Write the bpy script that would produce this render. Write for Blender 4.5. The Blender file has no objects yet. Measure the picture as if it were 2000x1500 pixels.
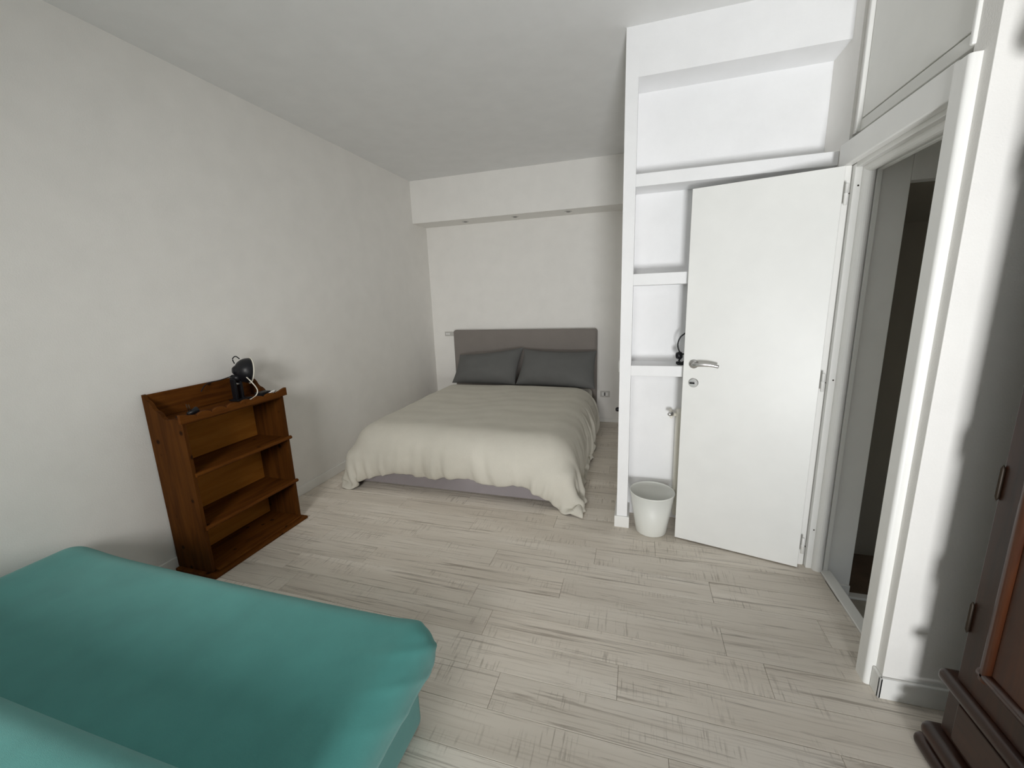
import bpy, bmesh, math, random
import numpy as np
from mathutils import Vector, Matrix

# ------------------------------------------------------------------ camera, world, lights, exposure
sc = bpy.context.scene
COL = sc.collection
F_PX = 800.69
cam_d = bpy.data.cameras.new('camera')
cam_d.sensor_fit = 'HORIZONTAL'; cam_d.sensor_width = 36.0
cam_d.lens = F_PX / 2000.0 * 36.0
cam_d.clip_start = 0.02
cam = bpy.data.objects.new('camera', cam_d); COL.objects.link(cam)
_rt = Vector((0.95673222, 0.2890644, -0.03324513)); _up = Vector((-0.02771739, 0.20427688, 0.97852067)); _fw = Vector((-0.2896467, 0.93526078, -0.20345039))
m = Matrix.Identity(4)
for i in range(3):
    m[i][0] = _rt[i]; m[i][1] = _up[i]; m[i][2] = -_fw[i]
m.translation = Vector((2.66526, 0.0, 1.55483))
cam.matrix_world = m
sc.camera = cam

world = bpy.data.worlds.new('world'); sc.world = world; world.use_nodes = True
bg = world.node_tree.nodes['Background']; bg.inputs[0].default_value = (0.75, 0.87, 1.0, 1); bg.inputs[1].default_value = 1.0

# daylight that comes in through the balcony door behind the camera, below its half-lowered shutter
WIN_X0, WIN_X1, WIN_Z, SHUT_Z = 2.82, 3.48, 2.25, 0.85
ld = bpy.data.lights.new('balcony_daylight', 'AREA'); ld.shape = 'RECTANGLE'
ld.size = WIN_X1 - WIN_X0 - 0.08; ld.size_y = SHUT_Z - 0.08
ld.energy = 39.0; ld.spread = math.radians(104); ld.color = (0.985, 0.995, 1.0)
lo = bpy.data.objects.new('balcony_daylight', ld); COL.objects.link(lo)
lo.location = ((WIN_X0 + WIN_X1) / 2, -1.90, SHUT_Z / 2)
lo.rotation_euler = (math.radians(90 + 24), 0, math.radians(-5))
# added fill light for the far side of the room, in an invented window
W2X0, W2X1, W2Z0, W2Z1 = 1.4, 2.5, 1.4, 2.65
ld2 = bpy.data.lights.new('added_fill_light', 'AREA'); ld2.shape = 'RECTANGLE'
ld2.size = W2X1 - W2X0 - 0.1; ld2.size_y = W2Z1 - W2Z0 - 0.1
ld2.energy = 12.5; ld2.spread = math.radians(66); ld2.color = (1.0, 0.975, 0.935)
lo2 = bpy.data.objects.new('added_fill_light', ld2); COL.objects.link(lo2)
lo2.location = ((W2X0 + W2X1) / 2, -1.96, (W2Z0 + W2Z1) / 2); lo2.rotation_euler = (math.radians(73), 0, math.radians(16))

sc.view_settings.view_transform = 'Standard'; sc.view_settings.look = 'None'
sc.view_settings.gamma = 1.0; sc.view_settings.use_curve_mapping = False
sc.view_settings.exposure = 0.22
sc.cycles.use_denoising = True
sc.cycles.max_bounces = 12; sc.cycles.diffuse_bounces = 8

# ------------------------------------------------------------------ helpers
ORG = {}
def obj(name, bm, mat, parent=None, smooth=False, origin=None):
    """Link one bmesh (built in world coordinates) as ONE mesh object."""
    me = bpy.data.meshes.new(name)
    bmesh.ops.recalc_face_normals(bm, faces=bm.faces[:])
    bm.to_mesh(me); bm.free()
    if origin is None:
        n = len(me.vertices); a = np.empty(n * 3); me.vertices.foreach_get('co', a); a = a.reshape(-1, 3)
        lo_, hi_ = a.min(0), a.max(0)
        origin = Vector(((lo_[0] + hi_[0]) / 2, (lo_[1] + hi_[1]) / 2, lo_[2]))
    else:
        origin = Vector(origin)
    me.transform(Matrix.Translation(-origin))
    if smooth:
        me.polygons.foreach_set('use_smooth', [True] * len(me.polygons))
    for mm in (mat if isinstance(mat, (list, tuple)) else [mat]):
        me.materials.append(mm)
    o = bpy.data.objects.new(name, me); COL.objects.link(o)
    ORG[o.name] = origin
    if parent is not None:
        o.parent = parent; o.location = origin - ORG[parent.name]
    else:
        o.location = origin
    return o

def thing(name, loc, label, cat, group=None):
    o = bpy.data.objects.new(name, None); COL.objects.link(o); o.empty_display_size = 0.1
    o.location = loc; ORG[o.name] = Vector(loc)
    return tag(o, label, cat, group)

def tag(o, label, cat, group=None):
    o['label'] = label; o['category'] = cat
    if group: o['group'] = group
    return o

def struct(o, label=None):
    o['kind'] = 'structure'
    if label: o['label'] = label
    return o

def box(lo_, hi_, bevel=0.0, seg=2, bm=None):
    own = bm is None
    b = bmesh.new()
    lo_, hi_ = Vector(lo_), Vector(hi_)
    bmesh.ops.create_cube(b, size=1.0)
    for v in b.verts:
        v.co = Vector([lo_[i] + (v.co[i] + 0.5) * (hi_[i] - lo_[i]) for i in range(3)])
    if bevel > 0:
        bmesh.ops.bevel(b, geom=b.edges[:], offset=bevel, segments=seg, profile=0.5, affect='EDGES')
    if own: return b
    merge(bm, b); return bm

def merge(bm, b):
    me = bpy.data.meshes.new('tmp'); b.to_mesh(me); b.free(); bm.from_mesh(me); bpy.data.meshes.remove(me)

def axis_coords(a, b, r, nf, nc=5):
    c = [a + r * (1 - math.cos(t * math.pi / 2 / nc)) for t in range(nc)]
    f = [a + r + (b - a - 2 * r) * t / nf for t in range(nf + 1)]
    return c + f + [b - (x - a) for x in reversed(c)]

def rounded_box(lo_, hi_, r, nf=(6, 6, 2), nc=5):
    """Box with rounded edges, meshed finely enough to be shaped further."""
    X = [axis_coords(lo_[i], hi_[i], r, nf[i], nc) for i in range(3)]
    n = [len(x) for x in X]
    b = bmesh.new(); V = {}
    def vert(i, j, k):
        key = (i, j, k)
        if key not in V:
            p = [X[0][i], X[1][j], X[2][k]]
            q = [min(max(p[a], lo_[a] + r), hi_[a] - r) for a in range(3)]
            d = Vector([p[a] - q[a] for a in range(3)])
            # cube corner zone -> sphere
            if d.length > 1e-9:
                m_ = max(abs(c) for c in d)
                if m_ > r * 0.999: d = d.normalized() * r
                else: d = d
            V[key] = b.verts.new(Vector(q) + d)
        return V[key]
    for ax in range(3):
        u, w = (ax + 1) % 3, (ax + 2) % 3
        for side in (0, n[ax] - 1):
            for i in range(n[u] - 1):
                for j in range(n[w] - 1):
                    f = []
                    for (a, c) in ((i, j), (i + 1, j), (i + 1, j + 1), (i, j + 1)):
                        key = [0, 0, 0]; key[ax] = side; key[u] = a; key[w] = c
                        f.append(vert(*key))
                    b.faces.new(f)
    return b

def lathe(profile, seg=40, mat4=None, close=False):
    b = bmesh.new(); rings = []
    for (r, z) in profile:
        if r < 1e-6: rings.append([b.verts.new((0, 0, z))])
        else: rings.append([b.verts.new((r * math.cos(2 * math.pi * k / seg), r * math.sin(2 * math.pi * k / seg), z)) for k in range(seg)])
    for a, c in zip(rings[:-1], rings[1:]):
        for k in range(seg):
            k2 = (k + 1) % seg
            if len(a) == 1 and len(c) == 1: continue
            if len(a) == 1: b.faces.new((a[0], c[k], c[k2]))
            elif len(c) == 1: b.faces.new((a[k], a[k2], c[0]))
            else: b.faces.new((a[k], a[k2], c[k2], c[k]))
    if mat4 is not None: bmesh.ops.transform(b, matrix=mat4, verts=b.verts[:])
    return b

def aim(loc, direction, roll=0):
    return Matrix.Translation(Vector(loc)) @ Vector(direction).normalized().to_track_quat('Z', 'Y').to_matrix().to_4x4() @ Matrix.Rotation(roll, 4, 'Z')

def smooth_path(pts, n=8):
    P = [Vector(p) for p in pts]; out = []
    for i in range(len(P) - 1):
        p0, p1, p2, p3 = P[max(i - 1, 0)], P[i], P[i + 1], P[min(i + 2, len(P) - 1)]
        for k in range(n):
            t = k / n
            out.append(0.5 * ((2 * p1) + (-p0 + p2) * t + (2 * p0 - 5 * p1 + 4 * p2 - p3) * t * t + (-p0 + 3 * p1 - 3 * p2 + p3) * t ** 3))
    out.append(P[-1]); return out

def tube(pts, r, seg=8, bm=None, sx=1.0, sy=1.0, ref=(0, 0, 1)):
    b = bm if bm is not None else bmesh.new()
    rings = []; ref = Vector(ref)
    for i, p in enumerate(pts):
        p = Vector(p)
        t = (Vector(pts[min(i + 1, len(pts) - 1)]) - Vector(pts[max(i - 1, 0)])).normalized()
        a = t.cross(ref)
        if a.length < 1e-4: a = t.cross(Vector((1, 0.3, 0)))
        a.normalize(); c = a.cross(t)
        rr = r(i / (len(pts) - 1)) if callable(r) else r
        rings.append([b.verts.new(p + a * rr * sx * math.cos(2 * math.pi * k / seg) + c * rr * sy * math.sin(2 * math.pi * k / seg)) for k in range(seg)])
    for q, w in zip(rings[:-1], rings[1:]):
        for k in range(seg): b.faces.new((q[k], q[(k + 1) % seg], w[(k + 1) % seg], w[k]))
    b.faces.new(rings[0][::-1]); b.faces.new(rings[-1])
    return b

def prism(poly, axis, a, c, bevel=0.0):
    """Extrude a 2-D outline along an axis. poly gives the two other coordinates in x,y,z order."""
    b = bmesh.new()
    def P(q, t):
        l = list(q); l.insert(axis, t); return Vector(l)
    A = [b.verts.new(P(q, a)) for q in poly]; B = [b.verts.new(P(q, c)) for q in poly]
    b.faces.new(A); b.faces.new(B[::-1])
    n = len(poly)
    for i in range(n): b.faces.new((A[i], A[(i + 1) % n], B[(i + 1) % n], B[i]))
    if bevel > 0: bmesh.ops.bevel(b, geom=b.edges[:], offset=bevel, segments=2, affect='EDGES')
    return b

def arc2(cx, cy, r, a0, a1, n=8):
    return [(cx + r * math.cos(math.radians(a0 + (a1 - a0) * k / n)), cy + r * math.sin(math.radians(a0 + (a1 - a0) * k / n))) for k in range(n + 1)]

# ------------------------------------------------------------------ materials
class N:
    def __init__(s, name):
        s.m = bpy.data.materials.new(name); s.m.use_nodes = True
        s.t = s.m.node_tree; s.b = s.t.nodes['Principled BSDF']
    def n(s, typ, **kw):
        q = s.t.nodes.new(typ)
        for k, v in kw.items():
            if k.startswith('i_'): q.inputs[k[2:].replace('_', ' ')].default_value = v
            else: setattr(q, k, v)
        return q
    def l(s, a, b): s.t.links.new(a, b)
    def ramp(s, fac, stops):
        r = s.n('ShaderNodeValToRGB'); s.l(fac, r.inputs[0])
        e = r.color_ramp.elements
        while len(e) < len(stops): e.new(0.5)
        for q, (p, c) in zip(e, stops):
            q.position = p; q.color = (*c, 1) if len(c) == 3 else c
        return r
    def mix(s, fac, a, b, blend='MIX'):
        q = s.n('ShaderNodeMix', data_type='RGBA', blend_type=blend)
        for i, v in ((0, fac), (6, a), (7, b)):
            if hasattr(v, 'is_output'): s.l(v, q.inputs[i])
            else: q.inputs[i].default_value = v if i == 0 else ((*v, 1) if len(v) == 3 else v)
        return q.outputs[2]
    def bump(s, h, strength, dist=0.01):
        q = s.n('ShaderNodeBump'); q.inputs['Strength'].default_value = strength; q.inputs['Distance'].default_value = dist
        s.l(h, q.inputs['Height']); s.l(q.outputs[0], s.b.inputs['Normal'])
    def coords(s, scale, kind='Object', rand=False):
        tc = s.n('ShaderNodeTexCoord'); mp = s.n('ShaderNodeMapping'); mp.inputs['Scale'].default_value = scale
        src = tc.outputs[kind]
        if rand:
            oi = s.n('ShaderNodeObjectInfo'); cx = s.n('ShaderNodeVectorMath', operation='SCALE'); cx.inputs[0].default_value = (37.0, 23.0, 51.0)
            s.l(oi.outputs['Random'], cx.inputs['Scale'])
            ad = s.n('ShaderNodeVectorMath', operation='ADD'); s.l(src, ad.inputs[0]); s.l(cx.outputs[0], ad.inputs[1]); src = ad.outputs[0]
        s.l(src, mp.inputs[0]); return mp.outputs[0]
    def noise(s, vec, scale, detail=4, rough=0.55, dist=0.0):
        q = s.n('ShaderNodeTexNoise'); q.inputs['Scale'].default_value = scale; q.inputs['Detail'].default_value = detail
        q.inputs['Roughness'].default_value = rough; q.inputs['Distortion'].default_value = dist
        s.l(vec, q.inputs['Vector']); return q.outputs[0]

def plain(name, col, rough=0.5, metal=0.0, bump=0.0, bscale=200, spec=0.5, var=0.0, sheen=0.0):
    k = N(name); k.b.inputs['Base Color'].default_value = (*col, 1); k.b.inputs['Roughness'].default_value = rough
    k.b.inputs['Metallic'].default_value = metal; k.b.inputs['Specular IOR Level'].default_value = spec
    v = k.coords((1, 1, 1))
    if sheen: k.b.inputs['Sheen Weight'].default_value = sheen; k.b.inputs['Sheen Roughness'].default_value = 0.5
    if bump: k.bump(k.noise(v, bscale, 5), bump, 0.003)
    nz = k.noise(v, 6, 3)
    vv = max(var, 0.02)
    r = k.ramp(nz, [(0.3, tuple(c * (1 - vv) for c in col)), (0.7, tuple(min(1, c * (1 + vv)) for c in col))])
    k.l(r.outputs[0], k.b.inputs['Base Color'])
    return k.m

M = {}
M['wall'] = plain('wall_paint', (0.83, 0.815, 0.785), 0.9, bump=0.25, bscale=160, spec=0.2)
M['ceiling'] = plain('ceiling_paint', (0.79, 0.79, 0.785), 0.95, bump=0.15, bscale=160, spec=0.1)
M['plaster'] = plain('white_plaster', (0.86, 0.86, 0.865), 0.85, bump=0.2, bscale=140, spec=0.2)
M['trim'] = plain('white_trim', (0.82, 0.815, 0.79), 0.45)
M['lacquer'] = plain('door_lacquer', (0.80, 0.80, 0.775), 0.42, bump=0.03, bscale=40)
M['cabinet'] = plain('cupboard_paint', (0.79, 0.785, 0.75), 0.6, bump=0.05, bscale=60)
M['plastic'] = plain('white_plastic', (0.80, 0.80, 0.78), 0.35)
M['bin'] = plain('bin_plastic', (0.76, 0.765, 0.72), 0.45)
M['chrome'] = plain('satin_chrome', (0.62, 0.61, 0.6), 0.28, 1.0)
M['dark'] = plain('dark_gap', (0.03, 0.03, 0.03), 0.7)
M['black'] = plain('black_plastic', (0.008, 0.008, 0.010), 0.38, spec=0.3)
M['brass'] = plain('aged_brass', (0.03, 0.02, 0.012), 0.5, 0.4)
M['plate'] = plain('grey_switch_plate', (0.52, 0.505, 0.48), 0.4)
M['cream'] = plain('cream_enamel', (0.72, 0.69, 0.60), 0.35)
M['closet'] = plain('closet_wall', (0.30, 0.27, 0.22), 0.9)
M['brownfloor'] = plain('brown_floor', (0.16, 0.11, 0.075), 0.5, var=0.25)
M['hall'] = plain('hall_wall', (0.86, 0.85, 0.82), 0.8)
M['hallfloor'] = plain('hall_floor', (0.36, 0.33, 0.28), 0.5, var=0.2)

def fabric(name, col, scale=900, bump=0.35, var=0.06, sheen=0.2, wr=0.0):
    k = N(name); v = k.coords((1, 1, 1))
    k.b.inputs['Roughness'].default_value = 0.95; k.b.inputs['Specular IOR Level'].default_value = 0.1
    k.b.inputs['Sheen Weight'].default_value = sheen
    a = k.noise(v, 5, 3); f = k.noise(v, scale, 2)
    r = k.ramp(a, [(0.3, tuple(c * (1 - var) for c in col)), (0.7, tuple(c * (1 + var) for c in col))])
    c2 = k.mix(0.25, r.outputs[0], k.ramp(f, [(0.35, tuple(c * 0.7 for c in col)), (0.65, tuple(c * 1.2 for c in col))]).outputs[0])
    k.l(c2, k.b.inputs['Base Color'])
    if wr:
        w = k.noise(k.coords((1, 1, 1)), 7, 5, 0.6, 1.5)
        q = k.n('ShaderNodeMath', operation='MULTIPLY_ADD'); k.l(w, q.inputs[0]); q.inputs[1].default_value = wr; k.l(f, q.inputs[2])
        k.bump(q.outputs[0], bump, 0.002)
    else: k.bump(f, bump, 0.0015)
    return k.m
M['duvet'] = fabric('duvet_cotton', (0.62, 0.595, 0.525), 700, 0.3, 0.04, 0.05, wr=4.0)
M['duvet_under'] = fabric('duvet_reverse', (0.12, 0.115, 0.13), 700, 0.3)
M['taupe'] = fabric('taupe_upholstery', (0.225, 0.203, 0.187), 900, 0.5, 0.05)
M['bedbase'] = fabric('mauve_grey_upholstery', (0.27, 0.245, 0.255), 900, 0.5, 0.05)
M['pillow'] = fabric('charcoal_cotton', (0.128, 0.129, 0.126), 900, 0.3, 0.06, 0.05, wr=3.0)
M['mattress'] = fabric('mattress_ticking', (0.65, 0.63, 0.58))
M['teal'] = fabric('teal_stretch_cover', (0.086, 0.315, 0.295), 1100, 0.5, 0.10, 0.25)

def wood(name, c0, c1, c2, rough, along, knots=True, scale=1.0, rand=True, spec=0.5):
    k = N(name)
    st = [14.0, 14.0, 14.0]; st[along] = 1.4
    v = k.coords(tuple(s * scale for s in st), rand=rand)
    g = k.noise(v, 1.6, 6, 0.6, 0.8)
    col = k.ramp(g, [(0.28, c0), (0.5, c1), (0.75, c2)]).outputs[0]
    if knots:
        kv = k.coords((9, 9, 9), rand=rand)
        vo = k.n('ShaderNodeTexVoronoi'); vo.inputs['Scale'].default_value = 1.0; k.l(kv, vo.inputs['Vector'])
        kr = k.ramp(vo.outputs['Distance'], [(0.0, (1, 1, 1)), (0.09, (0.85, 0.85, 0.85)), (0.16, (0, 0, 0))])
        col = k.mix(kr.outputs[0], col, tuple(c * 0.28 for c in c0))
    k.l(col, k.b.inputs['Base Color']); k.b.inputs['Roughness'].default_value = rough
    k.b.inputs['Specular IOR Level'].default_value = spec
    k.bump(g, 0.12, 0.002)
    return k.m
PINE = ((0.058, 0.017, 0.003), (0.105, 0.034, 0.005), (0.15, 0.053, 0.008))
M['pine_z'] = wood('stained_pine_upright', (0.040, 0.0125, 0.002), (0.072, 0.0235, 0.0035), (0.105, 0.037, 0.0055), 0.7, 2, spec=0.08)
M['pine_y'] = wood('stained_pine_board', *PINE, 0.7, 1, spec=0.08)
M['ply'] = wood('stained_plywood', (0.29, 0.108, 0.016), (0.35, 0.135, 0.021), (0.40, 0.16, 0.028), 0.65, 1, knots=False, spec=0.08)
MAH = ((0.014, 0.005, 0.0025), (0.030, 0.010, 0.0045), (0.050, 0.017, 0.007))
M['mah_z'] = wood('mahogany_upright', *MAH, 0.32, 2, knots=False)
M['mah_y'] = wood('mahogany_rail', *MAH, 0.32, 1, knots=False)
M['mah_panel'] = wood('mahogany_panel', (0.026, 0.008, 0.004), (0.050, 0.015, 0.006), (0.080, 0.025, 0.008), 0.35, 2, knots=False)

def plank_mat():
    k = N('whitewashed_plank')
    oi = k.n('ShaderNodeObjectInfo')
    long_ = k.noise(k.coords((0.9, 30.0, 1.0), rand=True), 1.5, 9, 0.72, 0.7)
    streak = k.ramp(long_, [(0.33, (1, 1, 1)), (0.405, (0.5, 0.5, 0.5)), (0.45, (0, 0, 0))]).outputs[0]
    fine = k.noise(k.coords((3.0, 120.0, 1.0), rand=True), 1.0, 4, 0.6)
    finem = k.ramp(fine, [(0.33, (1, 1, 1)), (0.47, (0, 0, 0))]).outputs[0]
    saw = k.noise(k.coords((110.0, 7.0, 1.0), rand=True), 1.0, 3, 0.6)
    sawr = k.ramp(saw, [(0.36, (1, 1, 1)), (0.46, (0, 0, 0))]).outputs[0]
    patch = k.noise(k.coords((2.6, 5.5, 1.0), rand=True), 1.4, 3, 0.5)
    patchr = k.ramp(patch, [(0.50, (0, 0, 0)), (0.64, (1, 1, 1))]).outputs[0]
    saw2 = k.mix(1.0, sawr, patchr, 'MULTIPLY')
    tone = k.noise(k.coords((0.8, 5.0, 1.0), rand=True), 1.2, 4, 0.5)
    base = k.ramp(tone, [(0.3, (0.66, 0.60, 0.525)), (0.55, (0.76, 0.70, 0.62)), (0.75, (0.84, 0.785, 0.71))]).outputs[0]
    pl = k.ramp(oi.outputs['Random'], [(0.0, (0.97, 0.97, 0.97)), (1.0, (1.04, 1.035, 1.03))]).outputs[0]
    base = k.mix(1.0, base, pl, 'MULTIPLY')
    def amt(src, a):
        q = k.n('ShaderNodeMath', operation='MULTIPLY'); k.l(src, q.inputs[0]); q.inputs[1].default_value = a; return q.outputs[0]
    c = k.mix(amt(finem, 0.42), base, (0.46, 0.40, 0.335))
    c = k.mix(amt(streak, 0.8), c, (0.30, 0.255, 0.21))
    c = k.mix(amt(saw2, 0.6), c, (0.35, 0.305, 0.255))
    k.l(c, k.b.inputs['Base Color'])
    k.b.inputs['Roughness'].default_value = 0.48; k.b.inputs['Specular IOR Level'].default_value = 0.35
    h = k.n('ShaderNodeMath', operation='ADD'); k.l(streak, h.inputs[0]); k.l(saw2, h.inputs[1])
    iv = k.n('ShaderNodeMath', operation='MULTIPLY'); k.l(h.outputs[0], iv.inputs[0]); iv.inputs[1].default_value = -1
    k.bump(iv.outputs[0], 0.15, 0.002)
    return k.m
M['plank'] = plank_mat()
M['subfloor'] = plain('floor_joint', (0.16, 0.14, 0.12), 0.9)

# ------------------------------------------------------------------ the room
H = 2.9717; YB = 5.072; Y0 = -1.92; XR = 4.29
XP, TP, YP, YN, W = 2.5625, 0.0685, 2.652, 2.856, 3.615
YJ = 1.652
b = box((0, Y0, -0.06), (XR, YJ, -0.004)); box((0, YJ, -0.06), (3.682, YN, -0.004), bm=b); box((0, YN, -0.06), (XP + TP, YB, -0.004), bm=b)
floor = struct(obj('floor', b, M['subfloor'], origin=(0, 0, -0.06)), 'whitewashed wood plank floor of the room')
random.seed(4)
cache = {}
PW, PL, GAP = 0.165, 1.22, 0.0006
def plank_mesh(lx, ly):
    key = (round(lx, 3), round(ly, 3))
    if key not in cache:
        b = box((-lx / 2 + GAP, -ly / 2 + GAP, -0.012), (lx / 2 - GAP, ly / 2 - GAP, 0.0))
        top = [e for e in b.edges if all(v.co.z > -1e-6 for v in e.verts)]
        bmesh.ops.bevel(b, geom=top, offset=0.0012, segments=1, affect='EDGES')
        me = bpy.data.meshes.new('plank'); b.to_mesh(me); b.free(); me.materials.append(M['plank']); cache[key] = me
    return cache[key]
row = 0; y = 1.699 - PW * 22
offs = [0.0, 0.62, 0.27, 0.93, 0.45, 1.08, 0.15, 0.77]
while y < YB:
    ya, yb_ = max(y, Y0), min(y + PW, YB)
    if yb_ - ya > 0.01:
        x_end = XR if y < YJ - 0.02 else (3.681 if y < YN else XP)
        x = 1.856 - 2 * PL - (0 if row == 22 else offs[row % 8])
        while x < x_end:
            xa, xb = max(x, 0), min(x + PL, x_end)
            if xb - xa > 0.03:
                o = bpy.data.objects.new('plank', plank_mesh(xb - xa, yb_ - ya)); COL.objects.link(o)
                o.parent = floor; o.location = Vector(((xa + xb) / 2, (ya + yb_) / 2, 0.0)) - ORG['floor']
            x += PL
    y += PW; row += 1

struct(obj('ceiling', box((-0.1, Y0 - 0.1, H), (5.1, YB + 0.1, H + 0.1)), M['ceiling']))
struct(obj('wall_left', box((-0.1, Y0, -0.06), (0, YB, H)), M['wall']))
struct(obj('wall_back', box((-0.1, YB, -0.06), (XP + TP, YB + 0.1, H)), M['wall']))
struct(obj('wall_right', box((XR, Y0, -0.06), (XR + 0.1, YJ, H)), M['wall']))
# rear wall with the balcony door opening
b = box((-0.1, Y0 - 0.12, -0.06), (W2X0, Y0, H)); box((W2X0, Y0 - 0.12, -0.06), (W2X1, Y0, W2Z0), bm=b); box((W2X0, Y0 - 0.12, W2Z1), (W2X1, Y0, H), bm=b); box((W2X1, Y0 - 0.12, -0.06), (WIN_X0, Y0, H), bm=b); box((WIN_X1, Y0 - 0.12, -0.06), (XR + 0.1, Y0, H), bm=b); box((WIN_X0, Y0 - 0.12, WIN_Z), (WIN_X1, Y0, H), bm=b)
struct(obj('wall_rear', b, M['wall']))
b = box((WIN_X0, Y0 - 0.06, 0), (WIN_X0 + 0.04, Y0 + 0.015, WIN_Z), 0.004); box((WIN_X1 - 0.04, Y0 - 0.06, 0), (WIN_X1, Y0 + 0.015, WIN_Z), 0.004, bm=b); box((WIN_X0 + 0.04, Y0 - 0.06, WIN_Z - 0.04), (WIN_X1 - 0.04, Y0 + 0.015, WIN_Z), 0.004, bm=b)
win = struct(obj('window_1', b, M['trim']), 'balcony door frame with a half-lowered roller shutter')
b = bmesh.new()  # frame of the invented window round the added fill light
for (p, q) in (((W2X0, W2Z0), (W2X0 + 0.05, W2Z1)), ((W2X1 - 0.05, W2Z0), (W2X1, W2Z1)), ((W2X0 + 0.05, W2Z0), (W2X1 - 0.05, W2Z0 + 0.05)), ((W2X0 + 0.05, W2Z1 - 0.05), (W2X1 - 0.05, W2Z1))):
    box((p[0], Y0 - 0.03, p[1]), (q[0], Y0 + 0.015, q[1]), 0.004, bm=b)
struct(obj('added_window', b, M['trim']), 'white frame of an unseen window added to the rear wall for fill light')
sl = box((WIN_X0 + 0.005, Y0 - 0.10, SHUT_Z), (WIN_X1 - 0.005, Y0 - 0.085, SHUT_Z + 0.049), 0.004)
first = obj('shutter_slat', sl, M['plastic'], win)
for k in range(1, 28):
    c = first.copy(); COL.objects.link(c); c.location = first.location + Vector((0, 0, 0.05 * k))

struct(obj('wall_partition', box((XP, YP, -0.06), (XP + TP, YB, H)), M['plaster']), 'thin white partition wall beside the bed alcove')
struct(obj('wall_niche', box((XP + TP, YN, -0.06), (W + 0.005, YN + 0.08, H)), M['plaster']), 'white back wall of the shelf niche')
bulk = struct(obj('trim_1', box((XP + TP, YP, 2.7236), (W, YN, H)), M['plaster']), 'white bulkhead over the shelf niche')
# wall around the doorway
b = box((W, 2.56, -0.06), (W + 0.10, YN + 0.08, H)); box((W + 0.012, 1.745, 2.27), (W + 0.10, 2.56, H), bm=b)
struct(obj('wall_doorway', b, M['wall']), 'white wall around the doorway')
b = box((3.600, YJ, -0.06), (5.0, 1.745, H), 0.002)
struct(obj('wall_entry', b, M['wall']), 'white wall beside the wardrobe, turning into the doorway')
# alcove beam
struct(obj('trim_2', box((0, YB - 0.3455, H - 0.4834), (XP, YB, H), 0.003), M['wall']), 'white dropped beam over the bed alcove')
# hall and the dark closet beyond the doorway
HZ = -0.165
hf = struct(obj('floor_hall', box((3.72, YJ + 0.10, HZ - 0.05), (5.0, 2.49, HZ)), M['hallfloor']), 'grey hall floor one step down')
b = box((3.715, 2.47, HZ - 0.05), (3.842, 2.54, 2.62), 0.003); box((3.842, 2.47, 2.025), (5.0, 2.54, 2.62), bm=b)
struct(obj('wall_hall', b, M['hall']), 'grey hall wall with an opening into a dark closet')
struct(obj('wall_hall_end', box((5.0, YJ, HZ - 0.05), (5.1, 3.05, 2.62)), M['hall']))
struct(obj('ceiling_hall', box((3.715, YJ + 0.1, 2.62), (5.0, 2.54, 2.70)), M['hall']))
struct(obj('baseboard_hall', box((3.72, 2.458, HZ), (3.842, 2.47, HZ + 0.085), 0.003), M['hall']))
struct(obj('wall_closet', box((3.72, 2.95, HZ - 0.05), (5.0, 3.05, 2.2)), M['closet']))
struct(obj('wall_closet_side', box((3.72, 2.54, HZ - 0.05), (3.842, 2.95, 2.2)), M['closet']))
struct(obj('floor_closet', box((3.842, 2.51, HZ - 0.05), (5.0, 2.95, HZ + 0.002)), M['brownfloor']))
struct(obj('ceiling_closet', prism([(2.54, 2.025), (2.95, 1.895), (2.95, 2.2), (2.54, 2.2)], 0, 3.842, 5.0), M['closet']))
struct(obj('trim_3', box((3.842, 2.465, HZ), (4.6, 2.51, HZ + 0.014), 0.003), M['trim']), 'white threshold strip at the dark closet')
struct(obj('trim_4', box((3.682, 1.70, -0.165), (3.737, 2.452, 0.006), 0.004), M['trim']), 'white threshold strip across the doorway')

# baseboards
def baseboard(name, lo_, hi_, label=None):
    return struct(obj(name, box(lo_, hi_, 0.004), M['trim']), label)
baseboard('baseboard_left', (0, Y0, 0), (0.012, YB, 0.08))
baseboard('baseboard_back', (0.012, YB - 0.012, 0), (XP - 0.012, YB, 0.05))
b = box((XP - 0.015, YP - 0.013, 0), (XP + TP + 0.014, YP, 0.08), 0.003); box((XP - 0.015, YP, 0), (XP, YB - 0.012, 0.08), 0.003, bm=b); box((XP + TP, YP, 0), (XP + TP + 0.014, YN, 0.08), 0.003, bm=b)
struct(obj('baseboard_partition', b, M['trim']))
b = box((3.588, YJ - 0.013, 0), (XR, YJ, 0.092), 0.004); box((3.588, YJ - 0.013, 0), (3.600, 1.697, 0.092), 0.004, bm=b)
struct(obj('baseboard_entry', b, M['trim']))

# ---- door frame
frame = struct(obj('door_frame', box((3.578, 1.765, 2.118), (3.616, 2.545, 2.224), 0.005), M['trim']), 'white wooden door frame of the doorway')
fr = prism([(3.618, 1.698), (3.618, 1.764), (3.570, 1.764)] + arc2(3.582, 1.710, 0.012, 180, 270, 8), 2, 0.0, 2.212)
obj('casing', fr, M['trim'], frame, smooth=False)
obj('casing', box((3.584, 2.478, 0), (3.612, 2.56, 2.118), 0.004), M['trim'], frame)
obj('jamb', box((3.6155, 2.453, 0), (3.645, 2.56, 2.118), 0.003), M['trim'], frame)
obj('jamb_moulding', prism([(3.645, 2.56), (3.695, 2.56)] + arc2(3.67, 2.452, 0.025, 0, -180, 10), 2, 0, 2.118), M['trim'], frame, smooth=False)
obj('jamb_edge', box((3.697, 2.44, -0.16), (3.718, 2.56, 2.16), 0.002), M['trim'], frame)
obj('head_jamb', box((3.6165, 1.757, 2.10), (3.645, 2.452, 2.235), 0.003), M['trim'], frame)
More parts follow.
